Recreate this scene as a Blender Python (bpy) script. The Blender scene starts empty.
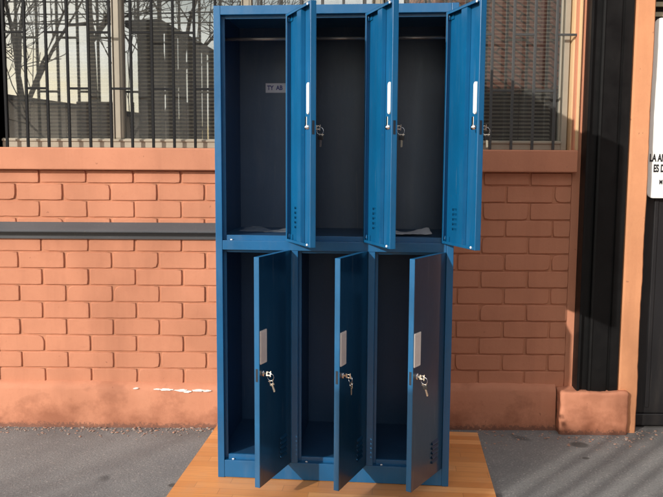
import bpy, bmesh, math, random
from mathutils import Vector, Matrix, Euler
random.seed(7)
S = bpy.context.scene
COL = S.collection
R = math.radians

# ------------------------------------------------------------------ helpers
class MB:
    """collects shapes into one bmesh"""
    def __init__(self): self.bm = bmesh.new()
    def box(self, x0, x1, y0, y1, z0, z1, bev=0.0, seg=1, jit=0.0, mat=0):
        t = bmesh.new()
        bmesh.ops.create_cube(t, size=1)
        for v in t.verts:
            v.co = Vector(((x0+x1)/2+v.co.x*(x1-x0), (y0+y1)/2+v.co.y*(y1-y0), (z0+z1)/2+v.co.z*(z1-z0)))
            if jit: v.co += Vector([random.uniform(-jit, jit) for _ in range(3)])
        if bev: bmesh.ops.bevel(t, geom=t.edges[:], offset=bev, segments=seg, affect='EDGES', profile=.5)
        for f in t.faces: f.material_index = mat
        self._merge(t); return self
    def _merge(self, t, M=None):
        if M is not None: t.transform(M)
        me = bpy.data.meshes.new('tmp'); t.to_mesh(me); t.free()
        self.bm.from_mesh(me); bpy.data.meshes.remove(me)
    def prism(self, pts, axis, a0, a1, bev=0.0, mat=0):
        """polygon pts (2D) extruded along axis 0/1/2"""
        t = bmesh.new()
        def P(p, a):
            return {0: Vector((a, p[0], p[1])), 1: Vector((p[0], a, p[1])), 2: Vector((p[0], p[1], a))}[axis]
        A = [t.verts.new(P(p, a0)) for p in pts]; B = [t.verts.new(P(p, a1)) for p in pts]
        n = len(pts)
        t.faces.new(A); t.faces.new(B)
        for i in range(n): t.faces.new([A[i], A[(i+1) % n], B[(i+1) % n], B[i]])
        bmesh.ops.recalc_face_normals(t, faces=t.faces[:])
        if bev: bmesh.ops.bevel(t, geom=t.edges[:], offset=bev, segments=2, affect='EDGES')
        for f in t.faces: f.material_index = mat
        self._merge(t); return self
    def tube(self, pts, rads, n=8, cap=True):
        pts = [Vector(p) for p in pts]
        if not isinstance(rads, (list, tuple)): rads = [rads]*len(pts)
        t = bmesh.new(); rings = []
        for i, p in enumerate(pts):
            d = (pts[min(i+1, len(pts)-1)]-pts[max(i-1, 0)]).normalized()
            a = Vector((0, 0, 1)) if abs(d.z) < .9 else Vector((1, 0, 0))
            u = d.cross(a).normalized(); w = d.cross(u)
            rings.append([t.verts.new(p+(u*math.cos(k*math.tau/n)+w*math.sin(k*math.tau/n))*rads[i]) for k in range(n)])
        for i in range(len(rings)-1):
            for k in range(n):
                t.faces.new([rings[i][k], rings[i][(k+1) % n], rings[i+1][(k+1) % n], rings[i+1][k]])
        if cap: t.faces.new(rings[0]); t.faces.new(rings[-1])
        bmesh.ops.recalc_face_normals(t, faces=t.faces[:])
        for f in t.faces: f.smooth = True
        self._merge(t); return self
    def ball(self, c, r, sx=1, sy=1, sz=1, u=12, v=8):
        t = bmesh.new(); bmesh.ops.create_uvsphere(t, u_segments=u, v_segments=v, radius=r)
        for f in t.faces: f.smooth = True
        self._merge(t, Matrix.Translation(c) @ Matrix.Diagonal((sx, sy, sz, 1))); return self
    def torus(self, c, Rr, r, M=None, n=24, m=6):
        t = bmesh.new(); g = []
        for i in range(n):
            a = i*math.tau/n; g.append([t.verts.new(((Rr+r*math.cos(b*math.tau/m))*math.cos(a), r*math.sin(b*math.tau/m), (Rr+r*math.cos(b*math.tau/m))*math.sin(a))) for b in range(m)])
        for i in range(n):
            for b in range(m):
                f = t.faces.new([g[i][b], g[(i+1) % n][b], g[(i+1) % n][(b+1) % m], g[i][(b+1) % m]]); f.smooth = True
        bmesh.ops.recalc_face_normals(t, faces=t.faces[:])
        self._merge(t, Matrix.Translation(c) @ (M or Matrix())); return self
    def sheet(self, x0, x1, z0, z1, y0, y1, holes=()):
        """thin plate in the XZ plane with real rectangular holes"""
        xs = sorted({x0, x1, *[h[0] for h in holes], *[h[1] for h in holes]})
        zs = sorted({z0, z1, *[h[2] for h in holes], *[h[3] for h in holes]})
        t = bmesh.new(); V = {}
        def v(i, j):
            if (i, j) not in V: V[(i, j)] = t.verts.new((xs[i], y0, zs[j]))
            return V[(i, j)]
        for i in range(len(xs)-1):
            for j in range(len(zs)-1):
                cx, cz = (xs[i]+xs[i+1])/2, (zs[j]+zs[j+1])/2
                if any(h[0] < cx < h[1] and h[2] < cz < h[3] for h in holes): continue
                t.faces.new([v(i, j), v(i+1, j), v(i+1, j+1), v(i, j+1)])
        r = bmesh.ops.extrude_face_region(t, geom=t.faces[:])
        bmesh.ops.translate(t, vec=(0, y1-y0, 0), verts=[e for e in r['geom'] if isinstance(e, bmesh.types.BMVert)])
        bmesh.ops.recalc_face_normals(t, faces=t.faces[:])
        t.normal_update(); self._merge(t); self.bm.normal_update(); return self
    def build(self, name, mats, parent=None, M=None):
        me = bpy.data.meshes.new(name); self.bm.to_mesh(me); self.bm.free()
        for m in (mats if isinstance(mats, (list, tuple)) else [mats]): me.materials.append(m)
        o = bpy.data.objects.new(name, me); COL.objects.link(o)
        if M is not None: o.matrix_local = M
        if parent is not None: o.parent = parent
        return o

def tag(o, label=None, cat=None, group=None, kind=None):
    for k, v in (('label', label), ('category', cat), ('group', group), ('kind', kind)):
        if v: o[k] = v
    return o
def thing(name, label, cat, loc=(0, 0, 0), rz=0, group=None):
    o = bpy.data.objects.new(name, None); COL.objects.link(o)
    o.location = loc; o.rotation_euler = (0, 0, rz); o.empty_display_size = .1
    return tag(o, label, cat, group)

# ------------------------------------------------------------------ materials
class Mat:
    def __init__(self, name):
        self.m = bpy.data.materials.new(name); self.m.use_nodes = True
        self.nt = self.m.node_tree; self.N = self.nt.nodes; self.L = self.nt.links
        self.b = self.N['Principled BSDF']; self.out = self.N['Material Output']
        self.tc = self.N.new('ShaderNodeTexCoord')
    def node(self, t, **kw):
        n = self.N.new(t)
        for k, v in kw.items():
            if k in n.inputs.keys(): n.inputs[k].default_value = v
            else: setattr(n, k, v)
        return n
    def link(self, a, b): self.L.new(a, b)
    def noise(self, scale, detail=4, rough=.6, coord='Object', vec=None, dist=0.0, stretch=None):
        n = self.node('ShaderNodeTexNoise', Scale=scale, Detail=detail, Roughness=rough, Distortion=dist)
        src = vec or self.tc.outputs[coord]
        if stretch:
            mp = self.node('ShaderNodeMapping'); mp.inputs['Scale'].default_value = stretch
            self.link(src, mp.inputs['Vector']); src = mp.outputs[0]
        self.link(src, n.inputs['Vector']); return n.outputs['Fac']
    def ramp(self, fac, stops, interp='LINEAR'):
        r = self.node('ShaderNodeValToRGB'); r.color_ramp.interpolation = interp
        e = r.color_ramp.elements
        while len(e) < len(stops): e.new(.5)
        for i, (p, c) in enumerate(stops):
            e[i].position = p; e[i].color = (*c, 1) if len(c) == 3 else c
        self.link(fac, r.inputs[0]); return r.outputs[0]
    def mix(self, fac, a, b, mode='MIX'):
        m = self.node('ShaderNodeMix', data_type='RGBA', blend_type=mode)
        for i, v in ((0, fac), (6, a), (7, b)):
            if hasattr(v, 'is_linked'): self.link(v, m.inputs[i])
            elif i and len(v) == 3: m.inputs[i].default_value = (*v, 1)
            else: m.inputs[i].default_value = v
        return m.outputs[2]
    def math(self, op, a, b=0.0, c=None):
        m = self.node('ShaderNodeMath', operation=op)
        for i, v in enumerate((a, b, c)):
            if v is None: continue
            if hasattr(v, 'is_linked'): self.link(v, m.inputs[i])
            else: m.inputs[i].default_value = v
        return m.outputs[0]
    def sep(self, coord='Object'):
        s = self.node('ShaderNodeSeparateXYZ'); self.link(self.tc.outputs[coord], s.inputs[0]); return s.outputs
    def set(self, **kw):
        for k, v in kw.items():
            i = self.b.inputs[k.replace('_', ' ')]
            if hasattr(v, 'is_linked'): self.link(v, i)
            else: i.default_value = (*v, 1) if isinstance(v, tuple) and len(v) == 3 else v
        return self
    def bump(self, h, strength=.3, dist=.002, prev=None):
        b = self.node('ShaderNodeBump', Strength=strength, Distance=dist)
        self.link(h, b.inputs['Height'])
        if prev: self.link(prev, b.inputs['Normal'])
        self.link(b.outputs[0], self.b.inputs['Normal']); return b.outputs[0]

def metal_paint(name, base, rough=.38, dust=(.16, .2, .24), dustamt=.12, spec=.5):
    M = Mat(name)
    n1 = M.noise(3.5, 5, .65); n2 = M.noise(60, 3, .6); n3 = M.noise(14, 6, .7, stretch=(1, 1, .15))
    c = M.mix(M.ramp(n1, [(.3, (0, 0, 0)), (.75, (1, 1, 1))]), tuple(v*.86 for v in base), tuple(v*1.1 for v in base))
    c = M.mix(M.math('MULTIPLY', M.ramp(n3, [(.5, (0, 0, 0)), (.8, (1, 1, 1))]), dustamt), c, dust)
    sc = M.noise(38, 3, .5, stretch=(1, 1, .06), dist=.4); sp = M.noise(150, 2, .5)
    c = M.mix(M.math('MULTIPLY', M.ramp(sc, [(.68, (0, 0, 0)), (.71, (1, 1, 1))]), .16), c, dust)
    c = M.mix(M.math('MULTIPLY', M.ramp(sp, [(.72, (0, 0, 0)), (.76, (1, 1, 1))]), .3), c, dust)
    M.set(Base_Color=c, Roughness=M.math('ADD', M.math('MULTIPLY', n3, .22), rough-.1), Specular_IOR_Level=spec)
    b = M.bump(n2, .05, .0006); M.bump(n1, .4, .005, b)
    return M.m
def plain(name, base, rough=.5, metallic=0.0, vary=.15, scale=20, bump=.0):
    M = Mat(name); n = M.noise(scale, 4, .6)
    c = M.mix(n, tuple(v*(1-vary) for v in base), tuple(min(1, v*(1+vary)) for v in base))
    M.set(Base_Color=c, Roughness=rough, Metallic=metallic)
    if bump: M.bump(n, bump, .002)
    return M.m

BLUE = metal_paint('blue_enamel', (.003, .104, .255), .36, dustamt=.12)
BLUE_OUT_SHADE = metal_paint('blue_enamel_outer_shaded', (.003, .036, .09), .34, dustamt=.05, spec=.5)  # same enamel darkened: shade on the outer door faces put into the colour
_b = BLUE_OUT_SHADE.node_tree.nodes['Principled BSDF']; _b.inputs['Coat Weight'].default_value = .8; _b.inputs['Coat Roughness'].default_value = .16
BLUE_FACE = metal_paint('blue_enamel_face', (.008, .108, .265), .33, dustamt=.18)
BLUE_IN_SHADE = metal_paint('blue_enamel_inside_shaded', (.014, .06, .14), .42, dustamt=.1)  # same enamel darkened: shade inside the compartments put into the colour
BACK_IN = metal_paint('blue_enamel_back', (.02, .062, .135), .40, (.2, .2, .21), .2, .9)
WHITE_PL = plain('white_plastic', (.85, .87, .88), .4, vary=.03)
GREY_PL = plain('grey_plastic', (.82, .82, .80), .3, vary=.06)
CHROME = plain('key_metal', (.62, .58, .5), .28, 1.0, .15, 200)
CHROME_D = plain('lock_chrome', (.75, .76, .78), .2, 1.0, .1, 200)
DARKSLOT = plain('dark_slot', (.01, .02, .035), .5)
BLACK_PL = plain('black_plastic', (.02, .02, .022), .4)
PAPER = plain('paper', (.62, .62, .66), .75, vary=.08, scale=12, bump=.2)
RUBBER = plain('white_rubber', (.8, .82, .85), .35, vary=.02)

def wall_paint(name, stains=False, base=(.565, .238, .138)):
    M = Mat(name); s = M.sep()
    big = M.noise(1.6, 5, .6); med = M.noise(7, 6, .65); fine = M.noise(85, 5, .7); grit = M.noise(320, 3, .6)
    c = M.mix(M.ramp(big, [(.3, (0, 0, 0)), (.72, (1, 1, 1))]), tuple(v*.9 for v in base), (base[0]*1.07, base[1]*1.08, base[2]*1.1))
    c = M.mix(M.math('MULTIPLY', M.ramp(med, [(.48, (0, 0, 0)), (.75, (1, 1, 1))]), .35), c, (base[0]*.78, base[1]*.72, base[2]*.72))
    c = M.mix(M.math('MULTIPLY', M.ramp(fine, [(.58, (0, 0, 0)), (.72, (1, 1, 1))]), .22), c, (base[0]*.7, base[1]*.6, base[2]*.55))
    drp = M.noise(9, 5, .6, stretch=(1, 1, .12)); chp = M.noise(34, 3, .5)
    c = M.mix(M.math('MULTIPLY', M.ramp(drp, [(.52, (0, 0, 0)), (.72, (1, 1, 1))]), .3), c, (base[0]*.66, base[1]*.62, base[2]*.62))
    c = M.mix(M.math('MULTIPLY', M.ramp(drp, [(.25, (1, 1, 1)), (.42, (0, 0, 0))]), .3), c, (base[0]*1.15, base[1]*1.25, base[2]*1.3))
    c = M.mix(M.math('MULTIPLY', M.ramp(chp, [(.73, (0, 0, 0)), (.75, (1, 1, 1))]), .6), c, (.30, .12, .07))
    if stains:
        # damp and splash dirt toward the ground, chipped patches of brown underneath
        g = M.math('SUBTRACT', 1.0, M.math('MULTIPLY', s[2], 6.0))
        g = M.math('ADD', g, M.math('MULTIPLY', M.math('SUBTRACT', med, .5), 2.6))
        c = M.mix(M.math('MULTIPLY', M.ramp(g, [(.25, (0, 0, 0)), (1, (1, 1, 1))]), .75), c, (.27, .095, .05))
        st = M.noise(5.2, 5, .55, stretch=(1, 1, 1.6))
        c = M.mix(M.math('MULTIPLY', M.ramp(st, [(.57, (0, 0, 0)), (.66, (1, 1, 1))]), .3), c, (.24, .085, .045))
        gr = M.math('SUBTRACT', 1.0, M.math('MULTIPLY', s[2], 26.0))
        c = M.mix(M.math('MULTIPLY', M.ramp(M.math('ADD', gr, M.math('MULTIPLY', M.math('SUBTRACT', fine, .45), 2.0)), [(.5, (0, 0, 0)), (.8, (1, 1, 1))]), .7), c, (.12, .06, .045))
    M.set(Base_Color=c, Roughness=.72, Specular_IOR_Level=.3)
    b = M.bump(med, .35, .006); b = M.bump(fine, .35, .002, b); M.bump(grit, .3, .0008, b)
    return M.m
WALL = wall_paint('terracotta_wall_paint')
PLINTHM = wall_paint('terracotta_plinth_paint', True)
MORTAR = wall_paint('terracotta_mortar_paint', False, (.53, .23, .13))
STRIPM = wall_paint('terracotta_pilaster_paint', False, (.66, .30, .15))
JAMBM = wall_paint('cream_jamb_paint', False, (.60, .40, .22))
CHALK = plain('white_paint_drips', (.85, .83, .8), .6, vary=.05)

M = Mat('black_steel_paint')
n = M.noise(7, 6, .7); n2 = M.noise(60, 4, .7); n3 = M.noise(3, 5, .7, stretch=(2, 2, .3))
c = M.mix(M.ramp(n, [(.35, (0, 0, 0)), (.7, (1, 1, 1))]), (.0035, .0035, .004), (.008, .0078, .008))
c = M.mix(M.math('MULTIPLY', M.ramp(n2, [(.66, (0, 0, 0)), (.72, (1, 1, 1))]), .15), c, (.07, .065, .06))
c = M.mix(M.math('MULTIPLY', M.ramp(n3, [(.55, (0, 0, 0)), (.7, (1, 1, 1))]), .1), c, (.06, .05, .045))
M.set(Base_Color=c, Roughness=M.math('ADD', M.math('MULTIPLY', n, .35), .3), Specular_IOR_Level=.25); M.bump(n2, .15, .001)
BLACK_ST = M.m
M = Mat('rail_paint')
n = M.noise(5, 5, .7, stretch=(.3, 3, 3)); n2 = M.noise(90, 4, .7)
c = M.mix(n, (.058, .062, .07), (.10, .104, .112))
c = M.mix(M.math('MULTIPLY', M.ramp(n2, [(.6, (0, 0, 0)), (.7, (1, 1, 1))]), .4), c, (.17, .15, .13))
M.set(Base_Color=c, Roughness=.42); M.bump(n2, .15, .001)
RAILM = M.m
BAR_D = metal_paint('dark_grille_paint', (.010, .0105, .012), .65, (.03, .03, .03), .2, .2)
BAR = metal_paint('grille_paint', (.055, .058, .06), .4, (.16, .15, .14), .3)
ALU = metal_paint('aluminium_frame', (.36, .32, .25), .45, (.2, .17, .13), .35)
GATEM = metal_paint('gate_paint', (.014, .014, .016), .45, (.07, .06, .05), .3)
GATE_L = plain('gate_louvre', (.34, .3, .19), .5)
SIGNW = plain('sign_white', (.88, .9, .87), .3, vary=.02, scale=6)
SIGNG = plain('sign_grey', (.42, .47, .44), .35, vary=.03, scale=6)
SIGNT = plain('sign_letter', (.015, .015, .02), .4)
BLINDM = plain('blind_slat', (.6, .54, .45), .5, vary=.15, scale=3)
BARK = plain('bark', (.06, .048, .038), .9, vary=.4, scale=9, bump=.6)
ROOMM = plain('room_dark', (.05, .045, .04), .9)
BRICK_R = Mat('far_brick'); br = BRICK_R.node('ShaderNodeTexBrick', Scale=2.2)
br.inputs['Color1'].default_value = (.62, .27, .18, 1); br.inputs['Color2'].default_value = (.5, .21, .14, 1); br.inputs['Mortar'].default_value = (.14, .08, .06, 1)
mp = BRICK_R.node('ShaderNodeMapping'); mp.inputs['Rotation'].default_value = (R(90), R(0), R(-33)); br.inputs['Brick Width'].default_value = 2.5; br.inputs['Mortar Size'].default_value = .035
BRICK_R.link(BRICK_R.tc.outputs['Object'], mp.inputs[0]); BRICK_R.link(mp.outputs[0], br.inputs['Vector'])
BRICK_R.set(Base_Color=br.outputs['Color'], Roughness=.85); BRICK_R = BRICK_R.m
TIMBER = plain('dark_timber', (.035, .027, .022), .8, vary=.3, scale=6, bump=.3)
ROOF = plain('roof_sheet', (.05, .045, .042), .7, vary=.3, scale=3)
STONEY = plain('rubble_stone', (.5, .41, .32), .9, vary=.55, scale=2.5, bump=.5)

# window glass: tinted reflective
M = Mat('window_glass'); M.N.remove(M.b)
gl = M.node('ShaderNodeBsdfGlossy'); gl.inputs['Roughness'].default_value = .006; gl.inputs['Color'].default_value = (.88, .91, .93, 1)
tr = M.node('ShaderNodeBsdfTransparent'); tr.inputs['Color'].default_value = (.85, .85, .82, 1)
wn = M.noise(1.3, 2, .5); bp = M.node('ShaderNodeBump', Strength=.03, Distance=.01); M.link(wn, bp.inputs['Height']); M.link(bp.outputs[0], gl.inputs['Normal'])
fr = M.node('ShaderNodeLayerWeight', Blend=.35)
mx = M.node('ShaderNodeMixShader'); M.link(M.math('ADD', M.math('MULTIPLY', fr.outputs['Fresnel'], .45), .24), mx.inputs[0])
M.link(tr.outputs[0], mx.inputs[1]); M.link(gl.outputs[0], mx.inputs[2]); df = M.node('ShaderNodeBsdfDiffuse'); df.inputs['Color'].default_value = (.6, .6, .58, 1)
dn = M.noise(2.2, 5, .65, stretch=(1, 1, .5)); ds = M.node('ShaderNodeMixShader'); M.link(M.math('ADD', M.math('MULTIPLY', dn, .085), .02), ds.inputs[0])
M.link(mx.outputs[0], ds.inputs[1]); M.link(df.outputs[0], ds.inputs[2]); M.link(ds.outputs[0], M.out.inputs[0])
GLASS = M.m

# asphalt
M = Mat('asphalt'); s = M.sep()
big = M.noise(.9, 5, .6); med = M.noise(6, 6, .7); fine = M.noise(120, 4, .7); agg = M.node('ShaderNodeTexVoronoi', Scale=170.0); M.link(M.tc.outputs['Object'], agg.inputs['Vector'])
c = M.mix(M.ramp(big, [(.3, (0, 0, 0)), (.7, (1, 1, 1))]), (.20, .202, .20), (.265, .265, .26))
c = M.mix(M.math('MULTIPLY', M.ramp(med, [(.4, (0, 0, 0)), (.7, (1, 1, 1))]), .5), c, (.30, .295, .28))
c = M.mix(M.math('MULTIPLY', M.ramp(fine, [(.45, (0, 0, 0)), (.62, (1, 1, 1))]), .55), c, (.12, .12, .122))
c = M.mix(M.ramp(agg.outputs['Color'], [(.82, (0, 0, 0)), (.9, (.5, .5, .5))]), c, (.46, .43, .4))
d = M.math('ADD', M.math('MULTIPLY', M.math('SUBTRACT', s[1], .42), 3.2), M.math('MULTIPLY', M.math('SUBTRACT', med, .5), 2.2))
c = M.mix(M.math('MULTIPLY', M.ramp(d, [(.1, (0, 0, 0)), (.7, (1, 1, 1))]), .5), c, (.13, .12, .115))
oil = M.noise(2.6, 3, .5)
c = M.mix(M.math('MULTIPLY', M.ramp(oil, [(.66, (0, 0, 0)), (.7, (1, 1, 1))]), .55), c, (.04, .04, .042))
for (px_, py_, rx_, ry_) in ((1.115, .47, .045, .04), (1.09, .31, .018, .015), (-.62, -.0, .02, .02)):
    dx = M.math('DIVIDE', M.math('SUBTRACT', s[0], px_), rx_); dy = M.math('DIVIDE', M.math('SUBTRACT', s[1], py_), ry_)
    dd = M.math('ADD', M.math('ADD', M.math('MULTIPLY', dx, dx), M.math('MULTIPLY', dy, dy)), M.math('MULTIPLY', M.math('SUBTRACT', fine, .5), 1.2))
    c = M.mix(M.math('MULTIPLY', M.ramp(dd, [(.5, (1, 1, 1)), (1, (0, 0, 0))]), .7), c, (.05, .048, .045))
M.set(Base_Color=c, Roughness=.85, Specular_IOR_Level=.25)
b = M.bump(med, .4, .006); b = M.bump(fine, .6, .003, b); M.bump(agg.outputs['Distance'], .35, .002, b)
ASPH = M.m

# laminate board: long strips across the board
M = Mat('laminate_board'); s = M.sep()
# three rows per plank, each block with its own tone
row = M.math('FLOOR', M.math('DIVIDE', s[1], .052))
wn = M.node('ShaderNodeTexWhiteNoise', noise_dimensions='1D'); M.link(row, wn.inputs['W'])
sx = M.math('ADD', M.math('DIVIDE', s[0], .34), M.math('MULTIPLY', wn.outputs['Value'], 7.0))
blk = M.math('FLOOR', sx)
cv = M.node('ShaderNodeCombineXYZ'); M.link(row, cv.inputs[0]); M.link(blk, cv.inputs[1])
w2 = M.node('ShaderNodeTexWhiteNoise', noise_dimensions='2D'); M.link(cv.outputs[0], w2.inputs['Vector'])
c = M.ramp(w2.outputs['Value'], [(0, (.60, .215, .055)), (.35, (.72, .285, .08)), (.7, (.78, .33, .105)), (1, (.86, .41, .15))])
gv = M.node('ShaderNodeVectorMath', operation='ADD'); sc = M.node('ShaderNodeVectorMath', operation='SCALE'); M.link(w2.outputs['Color'], sc.inputs[0]); sc.inputs['Scale'].default_value = 9
M.link(M.tc.outputs['Object'], gv.inputs[0]); M.link(sc.outputs[0], gv.inputs[1])
grain = M.noise(5, 6, .65, vec=gv.outputs[0], dist=.6, stretch=(1.2, 22, 1)); grain2 = M.noise(30, 4, .6, vec=gv.outputs[0], stretch=(.6, 12, 1))
c = M.mix(M.math('MULTIPLY', M.ramp(grain, [(.42, (0, 0, 0)), (.66, (1, 1, 1))]), .55), c, (.60, .21, .06))
c = M.mix(M.math('MULTIPLY', grain2, .25), c, (.85, .52, .25))
ey = M.math('PINGPONG', M.math('DIVIDE', s[1], .052), .5)
ey2 = M.math('LESS_THAN', M.math('FRACT', M.math('DIVIDE', s[1], .052)), .035)
ex = M.math('LESS_THAN', M.math('FRACT', sx), .006)
c = M.mix(M.math('MULTIPLY', M.math('MAXIMUM', ey2, ex), .4), c, (.17, .06, .02))
dirt = M.noise(9, 6, .7)
c = M.mix(M.math('MULTIPLY', M.ramp(dirt, [(.5, (0, 0, 0)), (.75, (1, 1, 1))]), .22), c, (.5, .4, .3))
M.set(Base_Color=c, Roughness=M.math('ADD', M.math('MULTIPLY', dirt, .3), .25)); M.bump(grain, .1, .0006)
WOOD = M.m
WOOD_EDGE = plain('board_edge', (.2, .11, .05), .8, vary=.3, scale=60)

from mathutils import noise as NZ
# ------------------------------------------------------------------ camera
FW = 762.25
cam = bpy.data.cameras.new('camera'); co = bpy.data.objects.new('camera', cam); COL.objects.link(co)
Rv = Vector((.99997239, .00470501, .0057514)); Uv = Vector((-.00621503, .10532485, .99441845)); Fv = Vector((-.00407298, .99442674, -.10535118))
mw = Matrix.Identity(4)
for i in range(3): mw[i][0] = Rv[i]; mw[i][1] = Uv[i]; mw[i][2] = -Fv[i]
mw.translation = Vector((.00588614, -2.8556255, 1.23475826)); co.matrix_world = mw
cam.sensor_width = 36; cam.lens = FW/663*36; cam.clip_end = 2000; cam.clip_start = .05
S.camera = co

WY = .70          # wall plane

# ------------------------------------------------------------------ ground
b = MB()
bm = b.bm
def grid(bm, x0, x1, y0, y1, nx, ny, hf):
    V = [[bm.verts.new((x0+(x1-x0)*i/nx, y0+(y1-y0)*j/ny, hf(x0+(x1-x0)*i/nx, y0+(y1-y0)*j/ny))) for j in range(ny+1)] for i in range(nx+1)]
    for i in range(nx):
        for j in range(ny): bm.faces.new([V[i][j], V[i+1][j], V[i+1][j+1], V[i][j+1]]).smooth = True
for xx in ((-400, -60), (-60, 60), (60, 400)):
    for yy in ((-400, -60), (-60, 60), (60, 400)):
        grid(bm, *xx, *yy, 4, 4, lambda x, y: 0)
bmesh.ops.remove_doubles(bm, verts=bm.verts[:], dist=.001)
tag(b.build('ground', ASPH), kind='structure')

# ------------------------------------------------------------------ painted brick wall
wall = thing('brick_wall', 'terracotta painted brick wall behind the blue locker', 'wall', (0, WY, 0))
def brick(mb, a, c, z0, z1):
    nx, nz = max(2, int((c-a)/.024)), 3
    P = [(a+(c-a)*i/nx, z0) for i in range(nx)]+[(c, z0+(z1-z0)*i/nz) for i in range(nz)]+[(c-(c-a)*i/nx, z1) for i in range(nx)]+[(a, z1-(z1-z0)*i/nz) for i in range(nz)]
    N = len(P); corners = {0, nx, nx+nz, 2*nx+nz}
    mx_, mz_ = (a+c)/2, (z0+z1)/2; out = []
    for i, (x, z) in enumerate(P):
        w = .0011*NZ.noise((x*31, z*47, 2)) + random.uniform(-.0005, .0005)
        k = (random.uniform(.0006, .002) if random.random() > .07 else random.uniform(.004, .009)) if i in corners else 0
        sx_, sz_ = (1 if x > mx_ else -1), (1 if z > mz_ else -1)
        if i in corners: x -= sx_*k; z -= sz_*k*.8
        if z in (z0, z1) or abs(z-z0) < .0001 or abs(z-z1) < .0001: z += w
        else: x += w*1.0
        out.append((x, z))
    t = bmesh.new(); d = random.uniform(-.0014, .0014); tx = random.uniform(-.006, .006)
    R_ = []
    for (ins, y) in ((0, .010), (0, .003), (.0012, -.0006), (.0032, -.0015)):
        R_.append([t.verts.new((x+(mx_-x)*ins/max(.02, (c-a)/2), y+d+(x-mx_)*tx*.6+.0008*NZ.noise((x*22, z*22, y)), z+(mz_-z)*ins/((z1-z0)/2))) for x, z in out])
    for j in range(3):
        for i in range(N): t.faces.new([R_[j][i], R_[j][(i+1) % N], R_[j+1][(i+1) % N], R_[j+1][i]]).smooth = True
    f = t.faces.new(R_[3]); f.smooth = False
    bmesh.ops.recalc_face_normals(t, faces=t.faces[:])
    mb._merge(t)
def brickwork(x0, x1, off, name='brickwork'):
    """bricks project ~7 mm in front of the mortar plane (local y: -0.007..), wall is local y>0"""
    mb = MB()
    mb.box(x0, x1, .0055, .16, 0, 1.219, mat=1)
    P, J = .2205, .009
    k = 0
    z = 1.156
    rows = [(1.1560, 1.2185)]
    while z > .16: rows.append((z-.08, z)); z -= .08
    for r, (za, zb) in enumerate(rows):
        o = off + (P/2 if r % 2 else 0)
        n0 = math.floor((x0-o)/P)
        n = n0
        while o+n*P < x1:
            a, c = o+n*P+J/2+random.uniform(-.002, .002), o+(n+1)*P-J/2+random.uniform(-.002, .002)
            a, c = max(a, x0), min(c, x1)
            if c-a > .02:
                brick(mb, a, c, za+.0032+random.uniform(-.001, .001), zb-.0026+random.uniform(-.001, .001))
            n += 1
    return mb.build(name, [WALL, MORTAR], wall)
brickwork(-4.6, -1.74, -1.371)
brickwork(-1.74, 0, -1.371)
brickwork(0.0, 1.105, .913)
# shallow set-back beside the column
MB().box(1.105, 1.16, -.0, .16, 0, 3.2).build('reveal', WALL, wall)
# sills, one long lintel-like band each side
def sill(x0, x1):
    mb = MB(); t = bmesh.new()
    mb.box(x0, x1, -.04, .14, 1.219, 1.321, .006, 3)
    o = mb.build('sill', WALL, wall); return o
sill(-4.6, -1.74); sill(-1.74, 1.118)
# plinth: swelling rendered skirt with an uneven rounded top
def plinth(x0, x1, name='plinth', parent=None):
    bm_ = MB(); bm2 = bm_.bm
    n = max(6, int((x1-x0)/.03)); prof = [(0.004, .218), (-.012, .209), (-.024, .196), (-.029, .18), (-.032, .12), (-.034, .06), (-.040, .02), (-.048, -.01)]
    from mathutils import noise as NZ
    V = []
    for i in range(n+1):
        x = x0+(x1-x0)*i/n; col = []
        for j, (y, z) in enumerate(prof):
            w = NZ.noise((x*5, j*.35, 1.3)); w2 = NZ.noise((x*19, j*1.1, 4.1))
            dz = (.008*NZ.noise((x*3.1, 9, 0))+.003*w2)*(1 if j < 4 else 0)
            col.append(bm2.verts.new((x, y-.005*w-.0025*w2, z+dz-(.012 if (x < 0 and j < 4) else 0)*max(0, min(1, (x+1.5)/1.2)))))
        V.append(col)
    for i in range(n):
        for j in range(len(prof)-1): bm2.faces.new([V[i][j], V[i][j+1], V[i+1][j+1], V[i+1][j]]).smooth = True
    bmesh.ops.recalc_face_normals(bm2, faces=bm2.faces[:])
    return bm_.build(name, PLINTHM, wall)
plinth(-4.6, 1.06)
# white paint drips along the plinth ledge
mb = MB()
from mathutils import noise as NZ
def drip(cx, cz, w, h):
    t = bmesh.new(); n = 18; V = []
    c = t.verts.new((cx, -.0335, cz))
    for i in range(n):
        a = i*math.tau/n; r = 1+.45*NZ.noise((math.cos(a)*2+cx*40, math.sin(a)*2, cx*9))
        V.append(t.verts.new((cx+math.cos(a)*w*r, -.0335+(.012 if math.sin(a) > .3 else 0), cz+math.sin(a)*h*r)))
    for i in range(n): t.faces.new([c, V[i], V[(i+1) % n]])
    mb._merge(t)
for cx, cz, w, h in [(-.935, .187, .012, .0025), (-.83, .184, .02, .003), (-.79, .183, .035, .005), (-.72, .18, .03, .006), (-.69, .175, .022, .006), (-.64, .18, .03, .005), (-.60, .178, .02, .004)]:
    drip(cx, cz, w, h)
mb.build('paint_drip', CHALK, wall)
# wall above the window band, right end beyond the gate
MB().box(-4.6, 1.16, .02, .16, 2.32, 3.2, .004).build('upper_wall', WALL, wall)
MB().box(-4.6, -1.74, .02, .16, 1.321, 2.32, .004).build('wall_panel', WALL, wall)
# right jamb (plastered reveal, sunlit)
MB().prism([(1.124, -.012), (1.124, .15), (1.090, .15), (1.092, .085), (1.097, .05), (1.1, .035), (1.108, .03), (1.109, .008), (1.113, -.006), (1.118, -.012)], 2, 1.3215, 2.32, .0015).build('jamb', JAMBM, wall)

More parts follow.
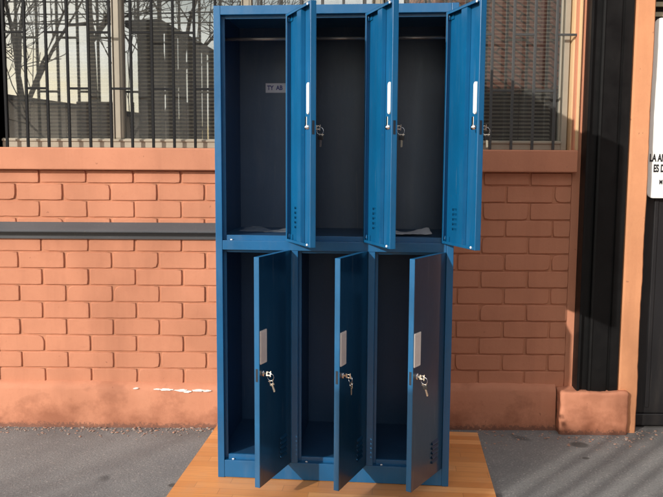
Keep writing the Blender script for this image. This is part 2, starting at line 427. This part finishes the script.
# room behind the window
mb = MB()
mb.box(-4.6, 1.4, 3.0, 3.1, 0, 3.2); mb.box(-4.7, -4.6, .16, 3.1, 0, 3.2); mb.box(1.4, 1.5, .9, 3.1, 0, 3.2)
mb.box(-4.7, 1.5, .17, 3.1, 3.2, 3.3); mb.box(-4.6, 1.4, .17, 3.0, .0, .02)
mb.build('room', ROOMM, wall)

# ------------------------------------------------------------------ window
win = thing('window', 'long aluminium framed window behind the barred grille above the terracotta sill', 'window', (0, WY, 0))
GY = .085
mb = MB()
mb.box(-1.56, 1.062, GY-.03, GY+.03, 1.3215, 1.366, .003)
mb.box(-1.56, 1.062, GY-.036, GY-.03, 1.352, 1.362, .001)
mb.box(-1.56, 1.062, GY-.03, GY+.03, 2.26, 2.32, .003)
mb.box(1.062, 1.090, GY-.03, GY+.03, 1.3215, 2.32, .003)
mb.box(1.054, 1.063, GY-.012, GY+.012, 1.366, 2.26, .001)
mb.build('frame', ALU, win)
for x in (-1.008, -.405, .20):
    mm = MB()
    mm.box(x-.021, x+.021, GY-.028, GY+.028, 1.366, 2.26, .003); mm.box(x-.026, x-.0215, GY-.034, GY-.01, 1.366, 2.26, .001)
    mm.box(x+.006, x+.009, GY-.031, GY-.0285, 1.366, 2.26)
    mm.build('mullion', ALU, win)
edges = [-1.56, -1.008, -.405, .20, 1.062]
for i in range(4):
    MB().box(edges[i]+.022, edges[i+1]-.022 if i < 3 else 1.054, GY, GY+.004, 1.366, 2.26).build('pane', GLASS, win)
names = ['venetian blind behind the far left window pane', 'venetian blind behind the pane right of the beige mullion', 'venetian blind behind the pane over the locker top', 'venetian blind behind the right window pane near the black column']
for i in range(4):
    t = thing('venetian_blind', names[i], 'blind', ((edges[i]+edges[i+1])/2, WY+GY+.06, 1.37), group='blinds inside the window')
    w = (edges[i+1]-edges[i])/2-.03
    mb = MB(); z = .01; random.seed(i)
    while z < .86:
        tl = .0045+random.uniform(-.0006, .0006)
        mb.prism([(-.011, z-tl), (-.0108, z-tl+.0009), (.011, z+tl+.0009), (.011, z+tl)], 0, -w, w)
        z += .0178
    mb.build('slats', BLINDM, t)
    mb = MB()
    for fx in (-.62, 0, .62): mb.box(fx*w-.001, fx*w+.001, -.014, -.0125, 0, .87)
    mb.build('cord', ROOMM, t)
    MB().box(-w, w, -.014, .014, .865, .89, .002).build('head_rail', BLINDM, t)

# ------------------------------------------------------------------ grilles
def grille(xs, odd, label, xe0=None, xe1=None, BAR=BAR):
    g = thing('window_grille', label, 'grille', (0, WY+.012, 0), group='iron grilles over the window')
    random.seed(3)
    for x in xs:
        MB().box(x-.0058, x+.0058, -.0058, .0058, 1.3225, 2.30, .001).build('bar', BAR, g)
    allx = list(xs)
    if xe1: allx.append(xe1)
    for i in range(len(allx)-1):
        zz = (1.592, 2.09) if (i+odd) % 2 == 0 else (1.845, 2.24)
        for z in zz:
            MB().box(allx[i]+.0058, allx[i+1]-(.0058 if allx[i+1] in xs else 0), -.0045, .0045, z-.005, z+.005, .001).build('rung', BAR, g)
    return g
xs = [-1.518+.0972*i for i in range(11)]
grille(xs, 1, 'dark iron bar grille over the window left of the locker', BAR=BAR_D)
xs = [-.450+.0974*i for i in range(16)]
xs = [1.0145-.0974*i for i in range(15)][::-1]
grille(xs, 1, 'grey iron bar grille over the window right of the locker', xe1=1.116)

# ------------------------------------------------------------------ rail on wall
rail = thing('wall_rail', 'dark grey steel angle rail across the brick wall left of the locker', 'rail', (0, WY, 0))
MB().prism([(-.002, .974), (-.012, .976), (-.058, .941), (-.062, .937), (-.061, .932), (-.020, .931), (-.018, .899), (-.012, .896), (-.002, .896)], 0, -1.608, -.42, .0012).build('angle_bar', RAILM, rail)

# ------------------------------------------------------------------ steel columns on footings
def column(x0, x1, label, flabel, foot=True, y=-.075):
    t = thing('steel_column', label, 'column', (0, WY, 0), group='black steel columns on the wall')
    w = x1-x0
    mb = MB()
    pts = [(x0, .02), (x0, y), (x0+.012, y), (x0+.014, y+.022), (x0+.050, y+.022), (x0+.052, y), (x0+.062, y-.002), (x0+.064, y+.006), (x0+.138, y+.006), (x0+.140, y+.014), (x0+.148, y+.014), (x0+.15, y+.004), (x1, y+.004), (x1, .02)]
    mb.prism(pts, 2, .175 if foot else .19, 3.2, .0018)
    mb.build('shaft', BLACK_ST, t)
    if not foot: return t
    f = MB(); tb = bmesh.new(); bmesh.ops.create_cube(tb, size=2)
    bmesh.ops.subdivide_edges(tb, edges=tb.edges[:], cuts=27, use_grid_fill=True)
    bx0, bx1 = x0-.078, x1+.045
    hx, hy, hz = (bx1-bx0)/2, .105, .125
    for v in tb.verts:
        r = .012; q = Vector((v.co.x*hx, v.co.y*hy, v.co.z*hz))
        core = Vector((max(-hx+r, min(hx-r, q.x)), max(-hy+r, min(hy-r, q.y)), max(-hz+r, min(hz-r, q.z))))
        d_ = q-core
        if d_.length > 1e-6: q = core+d_.normalized()*r
        nn = q.normalized()
        k3 = Vector((q.x+x0, q.y, q.z))
        q += nn*(.006*NZ.noise(k3*7)+.005*NZ.noise(k3*19)+.004*NZ.noise(k3*50))
        if q.z < -.07: q.y -= (-.07-q.z)*.12
        v.co = q+Vector(((bx0+bx1)/2, .006, .078))
    for fc in tb.faces: fc.smooth = True
    f._merge(tb); f.build('footing', PLINTHM, t)
    return t
column(1.142, 1.332, 'black steel column standing on a terracotta block right of the window', '')
column(-1.80, -1.612, 'black steel column at the far left edge of the wall', '', False, -.03)

# pilaster strip right of column, ragged right edge
pil = thing('pilaster', 'narrow sunlit terracotta strip between the black column and the black gate', 'pilaster', (0, WY, 0))
mb = MB(); bmp = mb.bm; n = 120; prev = None
random.seed(11)
for i in range(n+1):
    z = 3.2*i/n
    rx = 1.428+.004*NZ.noise((z*3, 0, 0))+.0035*NZ.noise((z*17, 3, 0))
    ring = [(1.333, .1), (1.334, -.045), (1.349, -.068), (rx-.006, -.070), (rx, -.063), (rx+.002, .1)]
    vs = [bmp.verts.new((x, y, z)) for x, y in ring]
    if prev:
        for k in range(5): bmp.faces.new([prev[k], prev[k+1], vs[k+1], vs[k]]).smooth = (k in ())
    prev = vs
bmesh.ops.recalc_face_normals(bmp, faces=bmp.faces[:])
mb.build('render_face', STRIPM, pil)

# ------------------------------------------------------------------ gate
gate = thing('metal_gate', 'black sheet metal gate behind the white sign', 'gate', (1.44, WY+.015, 0))
mb = MB()
mb.box(0, 1.1, 0, .02, .07, 1.915, .002)
for i in range(7): mb.box(.06+i*.155, .078+i*.155, -.006, -.0003, .1, 1.90, .002)
mb.build('panel', GATEM, gate)
MB().box(0, 1.1, -.012, .025, .012, .068, .003).build('bottom_rail', GATEM, gate)
MB().box(0, 1.1, -.006, .025, 1.9155, 1.925, .002).build('top_rail', GATEM, gate)
for i in range(7):
    z = 1.922+i*.045
    MB().prism([(-.012, z+.004), (-.004, z+.026), (.014, z+.03), (.014, z+.006)], 0, 0, 1.1, .001).build('louvre', GATE_L, gate)
MB().box(0, 1.1, .03, .06, 0, 2.6).build('back_sheet', GATEM, gate)
wr = thing('end_wall', 'terracotta wall beyond the black gate', 'wall', (2.54, WY, 0))
MB().box(0, 3.2, -.05, .16, 0, 3.2, .006).build('wall_panel', PLINTHM, wr)
MB().box(-1.1, 0, -.02, .12, 2.6, 3.2, .004).build('lintel', WALL, wr)

# sign
sg = thing('wall_sign', 'white rounded notice board with black lettering beside the terracotta strip', 'sign', (1.443, WY-.022, 1.104))
def rrect(w, h, r, y0, y1, x0=0.0, z0=0.0, only_left=None):
    pts = []
    for cx, cz, a0 in ((x0+w-r, z0+r, -90), (x0+w-r, z0+h-r, 0), (x0+r, z0+h-r, 90), (x0+r, z0+r, 180)):
        for k in range(7):
            a = R(a0+k*15); pts.append((cx+r*math.cos(a), cz+r*math.sin(a)))
    return pts
MB().prism(rrect(.62, .812, .032, 0, 0), 1, -.003, .006, .0012).build('board', SIGNW, sg)
MB().box(.012, .608, .0062, .02, .1, .13).build('bracket', GATEM, sg)
def text_mesh(name, txt, size, x, z, y, mat, parent, sx=.62, off=.0, rot=(90, 0, 0)):
    cu = bpy.data.curves.new('tmp', 'FONT'); cu.body = txt; cu.size = size; cu.offset = off; cu.extrude = .0004
    o = bpy.data.objects.new('tmp', cu); COL.objects.link(o)
    bpy.context.view_layer.update()
    me = bpy.data.meshes.new_from_object(o.evaluated_get(bpy.context.evaluated_depsgraph_get()))
    bpy.data.objects.remove(o)
    r = bpy.data.objects.new(name, me); COL.objects.link(r)
    me.materials.clear(); me.materials.append(mat)
    r.parent = parent; r.location = (x, y, z); r.rotation_euler = [R(a) for a in rot]; r.scale = (sx, 1, 1)
    return r
text_mesh('lettering', 'LA AN', .047, .006, .169, -.0036, SIGNT, sg, .56, .0018)
text_mesh('lettering', 'ES D', .047, .026, .121, -.0036, SIGNT, sg, .56, .0018)
text_mesh('lettering', 'M', .027, .056, .065, -.0036, SIGNT, sg, .7, .0012)

# ------------------------------------------------------------------ board under the locker
PSI = -.0845; TB = .018
brd = thing('wooden_board', 'orange laminate floor board lying flat under the locker', 'board', (0, 0, 0), PSI)
MB().box(-.598, .622, -1.75, .625, .0035, TB-.0012, .0012).build('core', WOOD_EDGE, brd)
MB().box(-.5985, .6225, -1.7505, .6255, TB-.0011, TB, 0).build('surface', WOOD, brd)

# ------------------------------------------------------------------ locker
ROOT = Matrix.Translation((0, 0, TB)) @ Matrix.Rotation(PSI, 4, 'Z')
lk = thing('steel_locker', 'blue steel six door locker standing open on a laminate board', 'locker', (0, 0, TB+.0004), PSI)
H, HW, D = 1.81, .45, .45
BV = .0016
def part(name, mb, mat=BLUE, parent=lk, M=None): return mb.build(name, mat, parent, M)
# side panels
for s_ in (-1, 1):
    x0, x1 = (-HW, -HW+.003) if s_ < 0 else (HW-.003, HW)
    part('side_panel', MB().box(x0, x1, .0235, D, 0, H-.0035, .0006))
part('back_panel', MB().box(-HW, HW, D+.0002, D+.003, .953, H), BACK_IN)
part('back_panel', MB().box(-HW, HW, D+.0002, D+.003, 0, .9529), BLUE_IN_SHADE)  # lower half in the darker enamel, its deeper shade painted in
part('top_panel', MB().box(-HW, HW, .0235, D, H-.003, H, .0006))
# face frame
mb = MB()
POSTS = [(-.45, -.424), (-.159, -.133), (.133, .159), (.424, .45)]
for i, (a, c) in enumerate(POSTS):
    if i in (0, 3): part('post', MB().box(a, c, 0, .023, 0, H, BV, 2), BLUE_FACE)
    else:
        part('post', MB().box(a, c, .0004, .023, .0705, .9025, BV, 2), BLUE_FACE)
        part('post', MB().box(a, c, .0004, .023, .9395, 1.7765, BV, 2), BLUE_FACE)
part('top_rail', MB().box(-.4237, .4237, .0006, .023, 1.777, 1.8096, BV, 2), BLUE_FACE)
part('middle_rail', MB().box(-.4237, .4237, .0006, .023, .903, .939, BV, 2), BLUE_FACE)
part('base_rail', MB().box(-.4237, .4237, .0012, .023, .0015, .070, BV, 2), BLUE_FACE)
OPEN = [(-.424, -.159), (-.133, .133), (.159, .424)]
lip = MB()
for (a, c) in OPEN:
    for (za, zb) in ((.07, .903), (.939, 1.777)):
        y0, y1 = .0232, .0262
        lip.box(a-.002, a+.011, y0, y1, za, zb, .0007); lip.box(c-.011, c+.002, y0, y1, za, zb, .0007)
        lip.box(a+.0112, c-.0112, y0, y1+.006, zb-.011, zb+.002, .0007)
        lip.box(a+.0112, c-.0112, y0-.004, y1+.006, za-.002, za+.019, .0012)
part('door_stop', lip, BLUE_FACE)
# partitions and floors
for x in (-.146, .146): part('partition', MB().box(x-.0012, x+.0012, .0265, D-.0002, .05, H-.004), BLUE_IN_SHADE)
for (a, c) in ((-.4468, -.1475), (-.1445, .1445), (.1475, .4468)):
    part('compartment_floor', MB().box(a, c, .033, D-.0002, .082, .0865), BLUE_IN_SHADE)
    part('compartment_floor', MB().box(a, c, .033, D-.0002, .951, .9555), BLUE_IN_SHADE)
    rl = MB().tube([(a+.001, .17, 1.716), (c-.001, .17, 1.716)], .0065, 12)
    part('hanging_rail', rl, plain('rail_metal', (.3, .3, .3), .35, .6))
# inner side linings (thin, added to carry the inside shade in their darker colour)
for x0, x1 in ((-.4468, -.4462), (.4462, .4468)): part('shade_lining', MB().box(x0, x1, .0265, D-.0002, .087, H-.004), BLUE_IN_SHADE)
# bumpers
for (a, c) in OPEN:
    for z in (.0705, .9395):
        part('bumper', MB().ball((a+.033, .012, z+.0015), .0042, 1.2, 1, .7), RUBBER)
# sticker on the back of the upper left compartment
st = part('sticker', MB().box(-.334, -.20, D-.0012, D-.0002, 1.536, 1.576), plain('sticker_paper', (.8, .8, .86), .5, vary=.08, scale=30))
text_mesh('sticker_text', 'TY  AB', .026, -.327, 1.548, D-.0017, plain('blue_ink', (.06, .07, .3), .5), lk, .85, .0008)

# doors ------------------------------------------------
DW, DH, DT = .2605, .834, .020
def door(hx, z0, ang, low=False):
    M = Matrix.Translation((hx, 0, z0+.0015)) @ Matrix.Rotation(ang, 4, 'Z')
    SX0, SX1 = -.092, -.045
    holes = []
    for base in (.052,):
        for k in range(5): holes.append((SX0, SX1, base+k*.0178, base+k*.0178+.0085))
    holes.append((-.250, -.212, .455, .568))      # recess for the pull
    mb = MB().sheet(-DW, 0, 0, DH, 0, .0014, holes)
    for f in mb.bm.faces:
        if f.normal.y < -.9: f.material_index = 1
    d = mb.build('door', [BLUE, BLUE_OUT_SHADE], lk, M)
    def sub(name, m, mat=BLUE): return m.build(name, mat, d)
    fl = MB()
    fl.box(-DW, -DW+.0014, .0016, DT, 0, DH, .0005); fl.box(-.0014, 0, .0016, DT, 0, DH, .0005)
    fl.box(-DW+.0016, -.0016, .0016, DT, 0, .0014, .0004); fl.box(-DW+.0016, -.0016, .0016, DT, DH-.0014, DH, .0004)
    # inward lips
    fl.box(-DW+.0016, -DW+.0125, DT-.0014, DT, .0016, DH-.0016, .0005); fl.box(-.0125, -.0016, DT-.0014, DT, .0016, DH-.0016, .0005)
    fl.box(-DW+.0127, -.0127, DT-.0014, DT, .0016, .010, .0004); fl.box(-DW+.0127, -.0127, DT-.0014, DT, DH-.010, DH-.0016, .0004)
    sub('flange', fl)
    # vertical stiffener (hat channel)
    sub('stiffener', MB().prism([(-.1580, .0017), (-.1565, .0172), (-.1130, .0172), (-.1080, .0017)], 2, .004, DH-.004, .0012))
    # louvre hoods on the outside
    for q in range(0, len(holes)-1, 5):
        for h in holes[q:q+5]:
            lv = MB(); lv.prism([(-.0003, h[3]+.0022), (-.0058, h[2]+.0012), (-.0060, h[2]-.0012), (-.0003, h[2]-.0024), (-.0003, h[2]-.0012), (-.0052, h[2]-.0002), (-.0050, h[2]+.0008), (-.0003, h[3]+.0010)], 0, h[0]-.0015, h[1]+.0015)
            sub('louvre', lv, BLUE_OUT_SHADE if low else BLUE)
    # recessed pull: grey plate outside, white moulding inside
    pl = MB(); pl.box(-.2555, -.2060, -.0022, -.0002, .451, .572, .0018, 2)
    sub('handle', pl, GREY_PL)
    sub('handle_recess', MB().box(-.2475, -.2145, -.0026, -.0023, .460, .563, 0), plain('recess_grey', (.74, .74, .73), .4))
    sub('handle_back', MB().prism([(-.2440+.011*math.cos(a)+.011, (.4685 if math.sin(a) < 0 else .5545)+.011*math.sin(a)) for a in [math.tau*k/16+.01 for k in range(16)]], 1, .0018, .0215, .0015), WHITE_PL)
    # lock
    lkz = .414; lx = -.228
    def cyl(y0, y1, r, n=16): return MB().tube([(lx, y0, lkz), (lx, y1, lkz)], r, n)
    sub('lock', cyl(-.004, .001, .0115, 20), CHROME_D)
    sub('lock_barrel', cyl(.0016, .026, .0085), CHROME_D)
    sub('lock_nut', MB().tube([(lx, .0235, lkz), (lx, .0285, lkz)], .0045, 6), CHROME_D)
    sub('lock_cam', MB().box(lx-.006, lx+.006, .0225, .0245, lkz-.006, lkz+.036, .001), CHROME_D)
    sub('latch', MB().box(-DW-.0006, -DW+.0001, .0055, .0145, lkz-.025, lkz+.022, 0), DARKSLOT)
    for zz in (.016, DH-.016): sub('hinge', MB().tube([(-.006, .0095, zz-.012), (-.006, .0095, zz+.012)], .0035, 10).box(-.03, -.007, .003, .0045, zz-.011, zz+.011), BLUE)
    for zz in (.0075, DH-.0075): sub('bumper', MB().ball((-.232, DT+.001, zz), .0045, 1, .8, 1), RUBBER)
    return d, M
ANG = {('u', 0): 117.3, ('u', 1): 113.4, ('u', 2): 112.4, ('l', 0): 73.0, ('l', 1): 71.0, ('l', 2): 62.6}
doors = {}
for i, (a, c) in enumerate(OPEN):
    doors['u', i] = door(c-.0015, .939, R(ANG['u', i]))
    doors['l', i] = door(c-.0015, .070, R(ANG['l', i]), True)

# keys -------------------------------------------------
def key_shape(mb, M):
    t = MB(); k = t
    k.torus((0, 0, 0), .0062, .0016, n=20, m=6)
    k.box(-.0105, .0105, -.0009, .0009, .0045, .0085, .0008)
    k.box(-.0085, .0085, -.0010, .0010, -.0115, -.0045, .0008)
    k.box(-.0028, .0032, -.0009, .0009, -.036, -.011, .0004)
    for q in range(5): k.box(-.0044, -.0028, -.0009, .0009, -.033+q*.004, -.031+q*.004)
    me = bpy.data.meshes.new('t'); k.bm.to_mesh(me); k.bm.free(); me.transform(M); mb.bm.from_mesh(me); bpy.data.meshes.remove(me)
klabels = {('l', 0): 'silver key pair hanging from the lock of the lower left door', ('l', 1): 'silver key pair hanging from the lock of the lower middle door',
           ('l', 2): 'silver key pair hanging from the lock of the lower right door', ('u', 0): 'key pair dangling behind the edge of the upper left door',
           ('u', 1): 'key pair dangling behind the edge of the upper middle door', ('u', 2): 'key pair dangling behind the edge of the upper right door'}
for kk, (d, M) in doors.items():
    z = .414; W = ROOT @ M @ Matrix.Translation((-.228, -.004, z))
    t = thing('key_bunch', klabels[kk], 'keys', group='key pairs in the locker locks'); t.matrix_world = W
    random.seed(hash(kk[1])*3+(kk[0] == 'u'))
    tw = random.uniform(-32, 32)
    # key pushed into the lock: bow sticks out along -y
    a = MB(); key_shape(a, Matrix.Translation((0, -.017, 0)) @ Matrix.Rotation(R(90+tw*.5), 4, 'Y') @ Matrix.Rotation(R(90), 4, 'X')  )
    a.build('key', CHROME, t)
    rg = MB(); rg.torus((.0, -.024, -.011), .0125, .0008, Matrix.Rotation(R(70+tw), 4, 'Z'), 28, 6); rg.build('ring', CHROME_D, t)
    a = MB(); key_shape(a, Matrix.Translation((.0, -.027, -.030)) @ Matrix.Rotation(R(tw+75), 4, 'Z') @ Matrix.Rotation(R(8+tw*.5), 4, 'Y')); a.build('key', CHROME, t)
    if kk[0] == 'u' or kk[1] == 2:
        MB().box(-.0100, .0100, -.0025, .0025, -.012, .003, .0022, 2).build('key_cap', BLACK_PL, t, Matrix.Translation((.0, -.027, -.030)) @ Matrix.Rotation(R(tw+75), 4, 'Z') @ Matrix.Rotation(R(8+tw*.5), 4, 'Y'))

# papers -----------------------------------------------
def curl(name, label, loc, rz, L_, W_, amp, mat, seed):
    b_ = MB(); bm_ = b_.bm; nx, ny = 24, 6; random.seed(seed)
    V = [[bm_.verts.new((-L_/2+L_*i/nx, -W_/2+W_*j/ny, .002+amp*(math.sin(i/nx*math.pi*1.2+.9)**2)*(j/ny)+amp*.25*(1+NZ.noise((i*.4+seed, j*.5, 0))))) for j in range(ny+1)] for i in range(nx+1)]
    for i in range(nx):
        for j in range(ny): bm_.faces.new([V[i][j], V[i+1][j], V[i+1][j+1], V[i][j+1]]).smooth = True
    o = b_.build(name, mat); o.matrix_world = ROOT @ Matrix.Translation(loc) @ Matrix.Rotation(rz, 4, 'Z')
    tag(o, label, 'paper'); return o
curl('paper_sheet', 'grey white curled paper sheet on the floor of the upper right compartment', (.255, .15, .956), R(6), .23, .10, .02, PAPER, 2)
M = Mat('clear_film'); M.set(Base_Color=(.75, .8, .85), Roughness=.15, Alpha=.2); FILM = M.m
o = curl('plastic_film', 'crumpled clear plastic film on the floor of the upper left compartment', (-.29, .2, .956), R(-8), .20, .10, .014, FILM, 5); o['category'] = 'film'

# ------------------------------------------------------------------ rubble flakes along the wall foot
random.seed(21); mb = MB()
for k in range(900):
    side = random.random()
    x = random.uniform(-1.9, -.5) if side < .55 else random.uniform(.55, 2.3)
    y = WY-.045-abs(random.gauss(0, .045 if side < .55 else .085))-(.07 if 1.05 < x < 1.4 else 0)
    s_ = random.choice([.002, .003, .003, .004, .006])*random.uniform(.7, 1.4)
    t = bmesh.new(); bmesh.ops.create_icosphere(t, subdivisions=1, radius=s_)
    for v in t.verts: v.co *= random.uniform(.6, 1.2)
    for f in t.faces: f.material_index = 0 if random.random() < .5 else 1
    mb._merge(t, Matrix.Translation((x, y, s_*.3)) @ Matrix.Rotation(random.uniform(0, 6), 4, 'Z') @ Matrix.Diagonal((1.4, 1, .5, 1)))
o = mb.build('rubble', [plain('flake_terracotta', (.42, .22, .15), .8, vary=.3, scale=30), plain('flake_stone', (.32, .3, .27), .9, vary=.3, scale=30)])
tag(o, 'small paint flakes and grit along the foot of the wall', 'grit', kind='stuff')

# ------------------------------------------------------------------ what the window mirrors, behind the camera
def bare_tree(loc, h, seed, label, lean=(0, 0), r0=.13, levels=5, rmin=.0075):
    t = thing('bare_tree', label, 'tree', loc, group='bare winter trees across the yard')
    random.seed(seed); tr = MB(); brn = MB()
    def grow(mb, p, d, L_, r, lev):
        pts = [p]; rs = [r]; n = 4; dd = d.copy()
        for i in range(n):
            dd = (dd+Vector((random.uniform(-1, 1), random.uniform(-1, 1), random.uniform(-.4, .7)))*.14).normalized()
            p = p+dd*L_/n; pts.append(p); rs.append(r*(1-.45*(i+1)/n))
        mb.tube(pts, [max(q, rmin) for q in rs], 7 if lev < 2 else 4, False)
        if lev >= levels: return
        for k in range(random.choice([2, 3, 3]) if lev else 4):
            q = pts[random.choice([2, 3, 4])] if lev else pts[random.choice([1, 2, 3, 4])]
            a = random.uniform(0, math.tau); s_ = random.uniform(.45, .95)
            nd = (dd*math.cos(s_)+(Vector((math.cos(a), math.sin(a), .15))-dd*dd.dot(Vector((math.cos(a), math.sin(a), .15)))).normalized()*math.sin(s_)).normalized()
            grow(brn, q, nd, L_*random.uniform(.55, .8), rs[-1]*random.uniform(.5, .85), lev+1)
        grow(brn, pts[-1], dd, L_*.72, rs[-1]*.9, lev+1)
    grow(tr, Vector((0, 0, 0)), Vector((lean[0], lean[1], 1)).normalized(), h*.48, r0, 0)
    tr.build('trunk', BARK, t); brn.build('branches', BARK, t)
    return t
bare_tree((-3.95, -8.0, 0), 6.6, 5, 'bare tree with dark trunk mirrored in the left window pane', r0=.085)
bare_tree((-4.4, -14.5, 0), 8.0, 9, 'bare tree mirrored above the dark timber screen', r0=.13)
bare_tree((-8.2, -16.0, 0), 7.5, 13, 'bare spreading tree at the far left of the yard', r0=.14)
bare_tree((-11.4, -9.6, 0), 7.2, 31, 'slender bare tree that throws faint twig shadows on the left wall', r0=.04, levels=4, rmin=.003)

# dark slatted timber building with falling roof line
sh = thing('timber_shed', 'dark slatted timber building with a sloping roof mirrored in the window', 'shed', (0, -8.3, 0))
x = -3.22; i = 0
gaps = [-2.80, -2.575, -2.44, -2.20, -2.10]
bd = MB()
edges_ = [-3.22] + [g for gg in gaps for g in (gg-.014, gg+.014)] + [-.9]
for a, c in zip(edges_[::2], edges_[1::2]):
    def zt(x): return 3.45 if x < -2.8 else 3.45-(x+2.8)*.55
    t0 = a
    while t0 < c-.001:
        t1 = min(t0+.2, c)
        bd.prism([(t0, 0), (t1, 0), (t1, zt(t1)), (t0, zt(t0))], 1, -.03, .03)
        t0 = t1
bd.build('board_wall', TIMBER, sh)
MB().prism([(-3.35, 3.45), (-2.8, 3.47), (-.8, 2.37), (-.8, 2.47), (-2.8, 3.58), (-3.35, 3.55)], 1, -.4, .3).build('roof', ROOF, sh)
# low stone building to the left
lb = thing('low_building', 'low brownish outbuilding mirrored at the foot of the left window', 'building', (0, -10.5, 0))
MB().prism([(-6.6, 0), (-3.2, 0), (-3.2, 2.1), (-6.6, 2.55)], 1, -3.5, 0, .01).build('wall', STONEY, lb)
MB().prism([(-6.75, 2.57), (-3.1, 2.1), (-3.1, 2.18), (-6.75, 2.66)], 1, -3.6, .15).build('roof', ROOF, lb)
for x in (-6.1, -5.3, -4.5): MB().box(x, x+.35, .001, .03, .9, 1.8, .004).build('window', DARKSLOT, lb)
# brick house on the right
hb = thing('brick_house', 'brown brick house mirrored in the right window pane', 'house', (0, -9.0, 0))
MB().box(1.7, 7.5, -6, 0, 2.62, 5.6, .01).build('wall', BRICK_R, hb)
MB().box(1.7, 7.5, -6, -.9, 0, 2.615, .01).build('ground_floor', TIMBER, hb)
for x in (1.9, 3.3, 4.9, 7.2): MB().box(x, x+.16, -.3, -.1, 0, 2.61, .005).build('post', TIMBER, hb)
MB().prism([(1.5, 5.61), (7.7, 5.61), (4.6, 7.4)], 1, -6.2, .3).build('roof', ROOF, hb)
sb = thing('sky_blocker', 'unseen dark block added right of the camera to keep sky light off the locker doors', 'building', (4.3, 0, 0))  # added out of view to block sky light and darken the door faces
MB().box(0, 5, -8.8, -.6, 0, 5.4, .01).build('wall', plain('blocker_brown', (.24, .11, .08), .85, vary=.3, scale=4, bump=.3), sb)
for yy in (-7.2, -4.8, -2.4): MB().box(-.02, -.001, yy, yy+.9, 1.1, 2.3, .004).build('window', DARKSLOT, sb)
MB().box(-.2, 5.2, -9, -.5, 5.41, 5.6, .01).build('roof', ROOF, sb)
# drain pipe and cable
MB().tube([(3.55, .08, 2.7), (3.55, .08, 5.55)], .05, 10).build('drain_pipe', plain('pipe_red', (.35, .09, .05), .6), hb)
for j, (z, sag) in enumerate(((3.62, .12), (3.48, .1), (3.9, .15))):
    mb = MB(); pts = []
    for i in range(21):
        u = i/20; pts.append((-9+8.6*u, -7.8-j*.15, z-sag*4*u*(1-u)+.1))
    mb.tube(pts, .012, 5); o = mb.build('power_cable', BLACK_PL)
    tag(o, ['lower black cable strung across the yard', 'lowest black cable strung across the yard', 'highest black cable strung across the yard'][j], 'cable', 'cables across the yard')

# fence pickets left of the camera: they throw the soft streaks on the asphalt
fe = thing('picket_fence', 'dark metal picket fence with a wide post beside the yard', 'fence', (0, -3.1, 0))
fm = MB()
pk = [(-2.335, .35)]
for (xx, w) in pk: MB().box(xx-w/2, xx+w/2, -.04, .04, 0, 1.86, .004).build('post', GATEM, fe)
for k in range(9):
    xx = -2.10+.13*k
    MB().box(xx-.013, xx+.013, -.012, .012, 0, 1.86, .002).build('picket', GATEM, fe)
MB().box(-2.2, -1.0, .013, .035, .25, .29).build('rail', GATEM, fe)

# ------------------------------------------------------------------ light
AZ = .89   # sideways drift of light per metre of depth
EL = R(20.3)
az = math.atan(AZ)      # direction light travels: (+sin az, +cos az)
dirv = Vector((math.sin(az)*math.cos(EL), math.cos(az)*math.cos(EL), -math.sin(EL)))
sun = bpy.data.lights.new('sun', 'SUN'); sun.energy = 4.2; sun.angle = R(.6); sun.color = (1, .94, .86)
so = bpy.data.objects.new('sun', sun); COL.objects.link(so); so.rotation_euler = dirv.to_track_quat('-Z', 'Y').to_euler()
w = bpy.data.worlds.new('World'); S.world = w; w.use_nodes = True; nt = w.node_tree
bg = nt.nodes['Background']; sky = nt.nodes.new('ShaderNodeTexSky'); sky.sky_type = 'NISHITA'; sky.sun_disc = False
sky.sun_elevation = EL; sky.sun_rotation = math.atan2(-dirv.x, -dirv.y); sky.air_density = 1.2; sky.dust_density = 1.5; sky.ozone_density = 1.0
# thin cloud veil
tc = nt.nodes.new('ShaderNodeTexCoord'); mp = nt.nodes.new('ShaderNodeMapping'); mp.inputs['Scale'].default_value = (1, 1, 3.2)
nz = nt.nodes.new('ShaderNodeTexNoise'); nz.inputs['Scale'].default_value = 2.6; nz.inputs['Detail'].default_value = 7; nz.inputs['Roughness'].default_value = .6
rp = nt.nodes.new('ShaderNodeValToRGB'); rp.color_ramp.elements[0].position = .42; rp.color_ramp.elements[1].position = .6
mx = nt.nodes.new('ShaderNodeMix'); mx.data_type = 'RGBA'; mx.inputs[7].default_value = (15.5, 15.2, 14.4, 1)
sc_ = nt.nodes.new('ShaderNodeMath'); sc_.operation = 'MULTIPLY'; sc_.inputs[1].default_value = .92
L = nt.links
L.new(tc.outputs['Generated'], mp.inputs[0]); L.new(mp.outputs[0], nz.inputs['Vector']); L.new(nz.outputs['Fac'], rp.inputs[0]); L.new(rp.outputs[0], sc_.inputs[0]); L.new(sc_.outputs[0], mx.inputs[0])
L.new(sky.outputs[0], mx.inputs[6]); L.new(mx.outputs[2], bg.inputs['Color']); bg.inputs['Strength'].default_value = .15
S.view_settings.view_transform = 'Standard'; S.view_settings.look = 'None'; S.view_settings.exposure = 0
S.render.engine = 'CYCLES'; S.cycles.use_denoising = True; S.cycles.max_bounces = 8
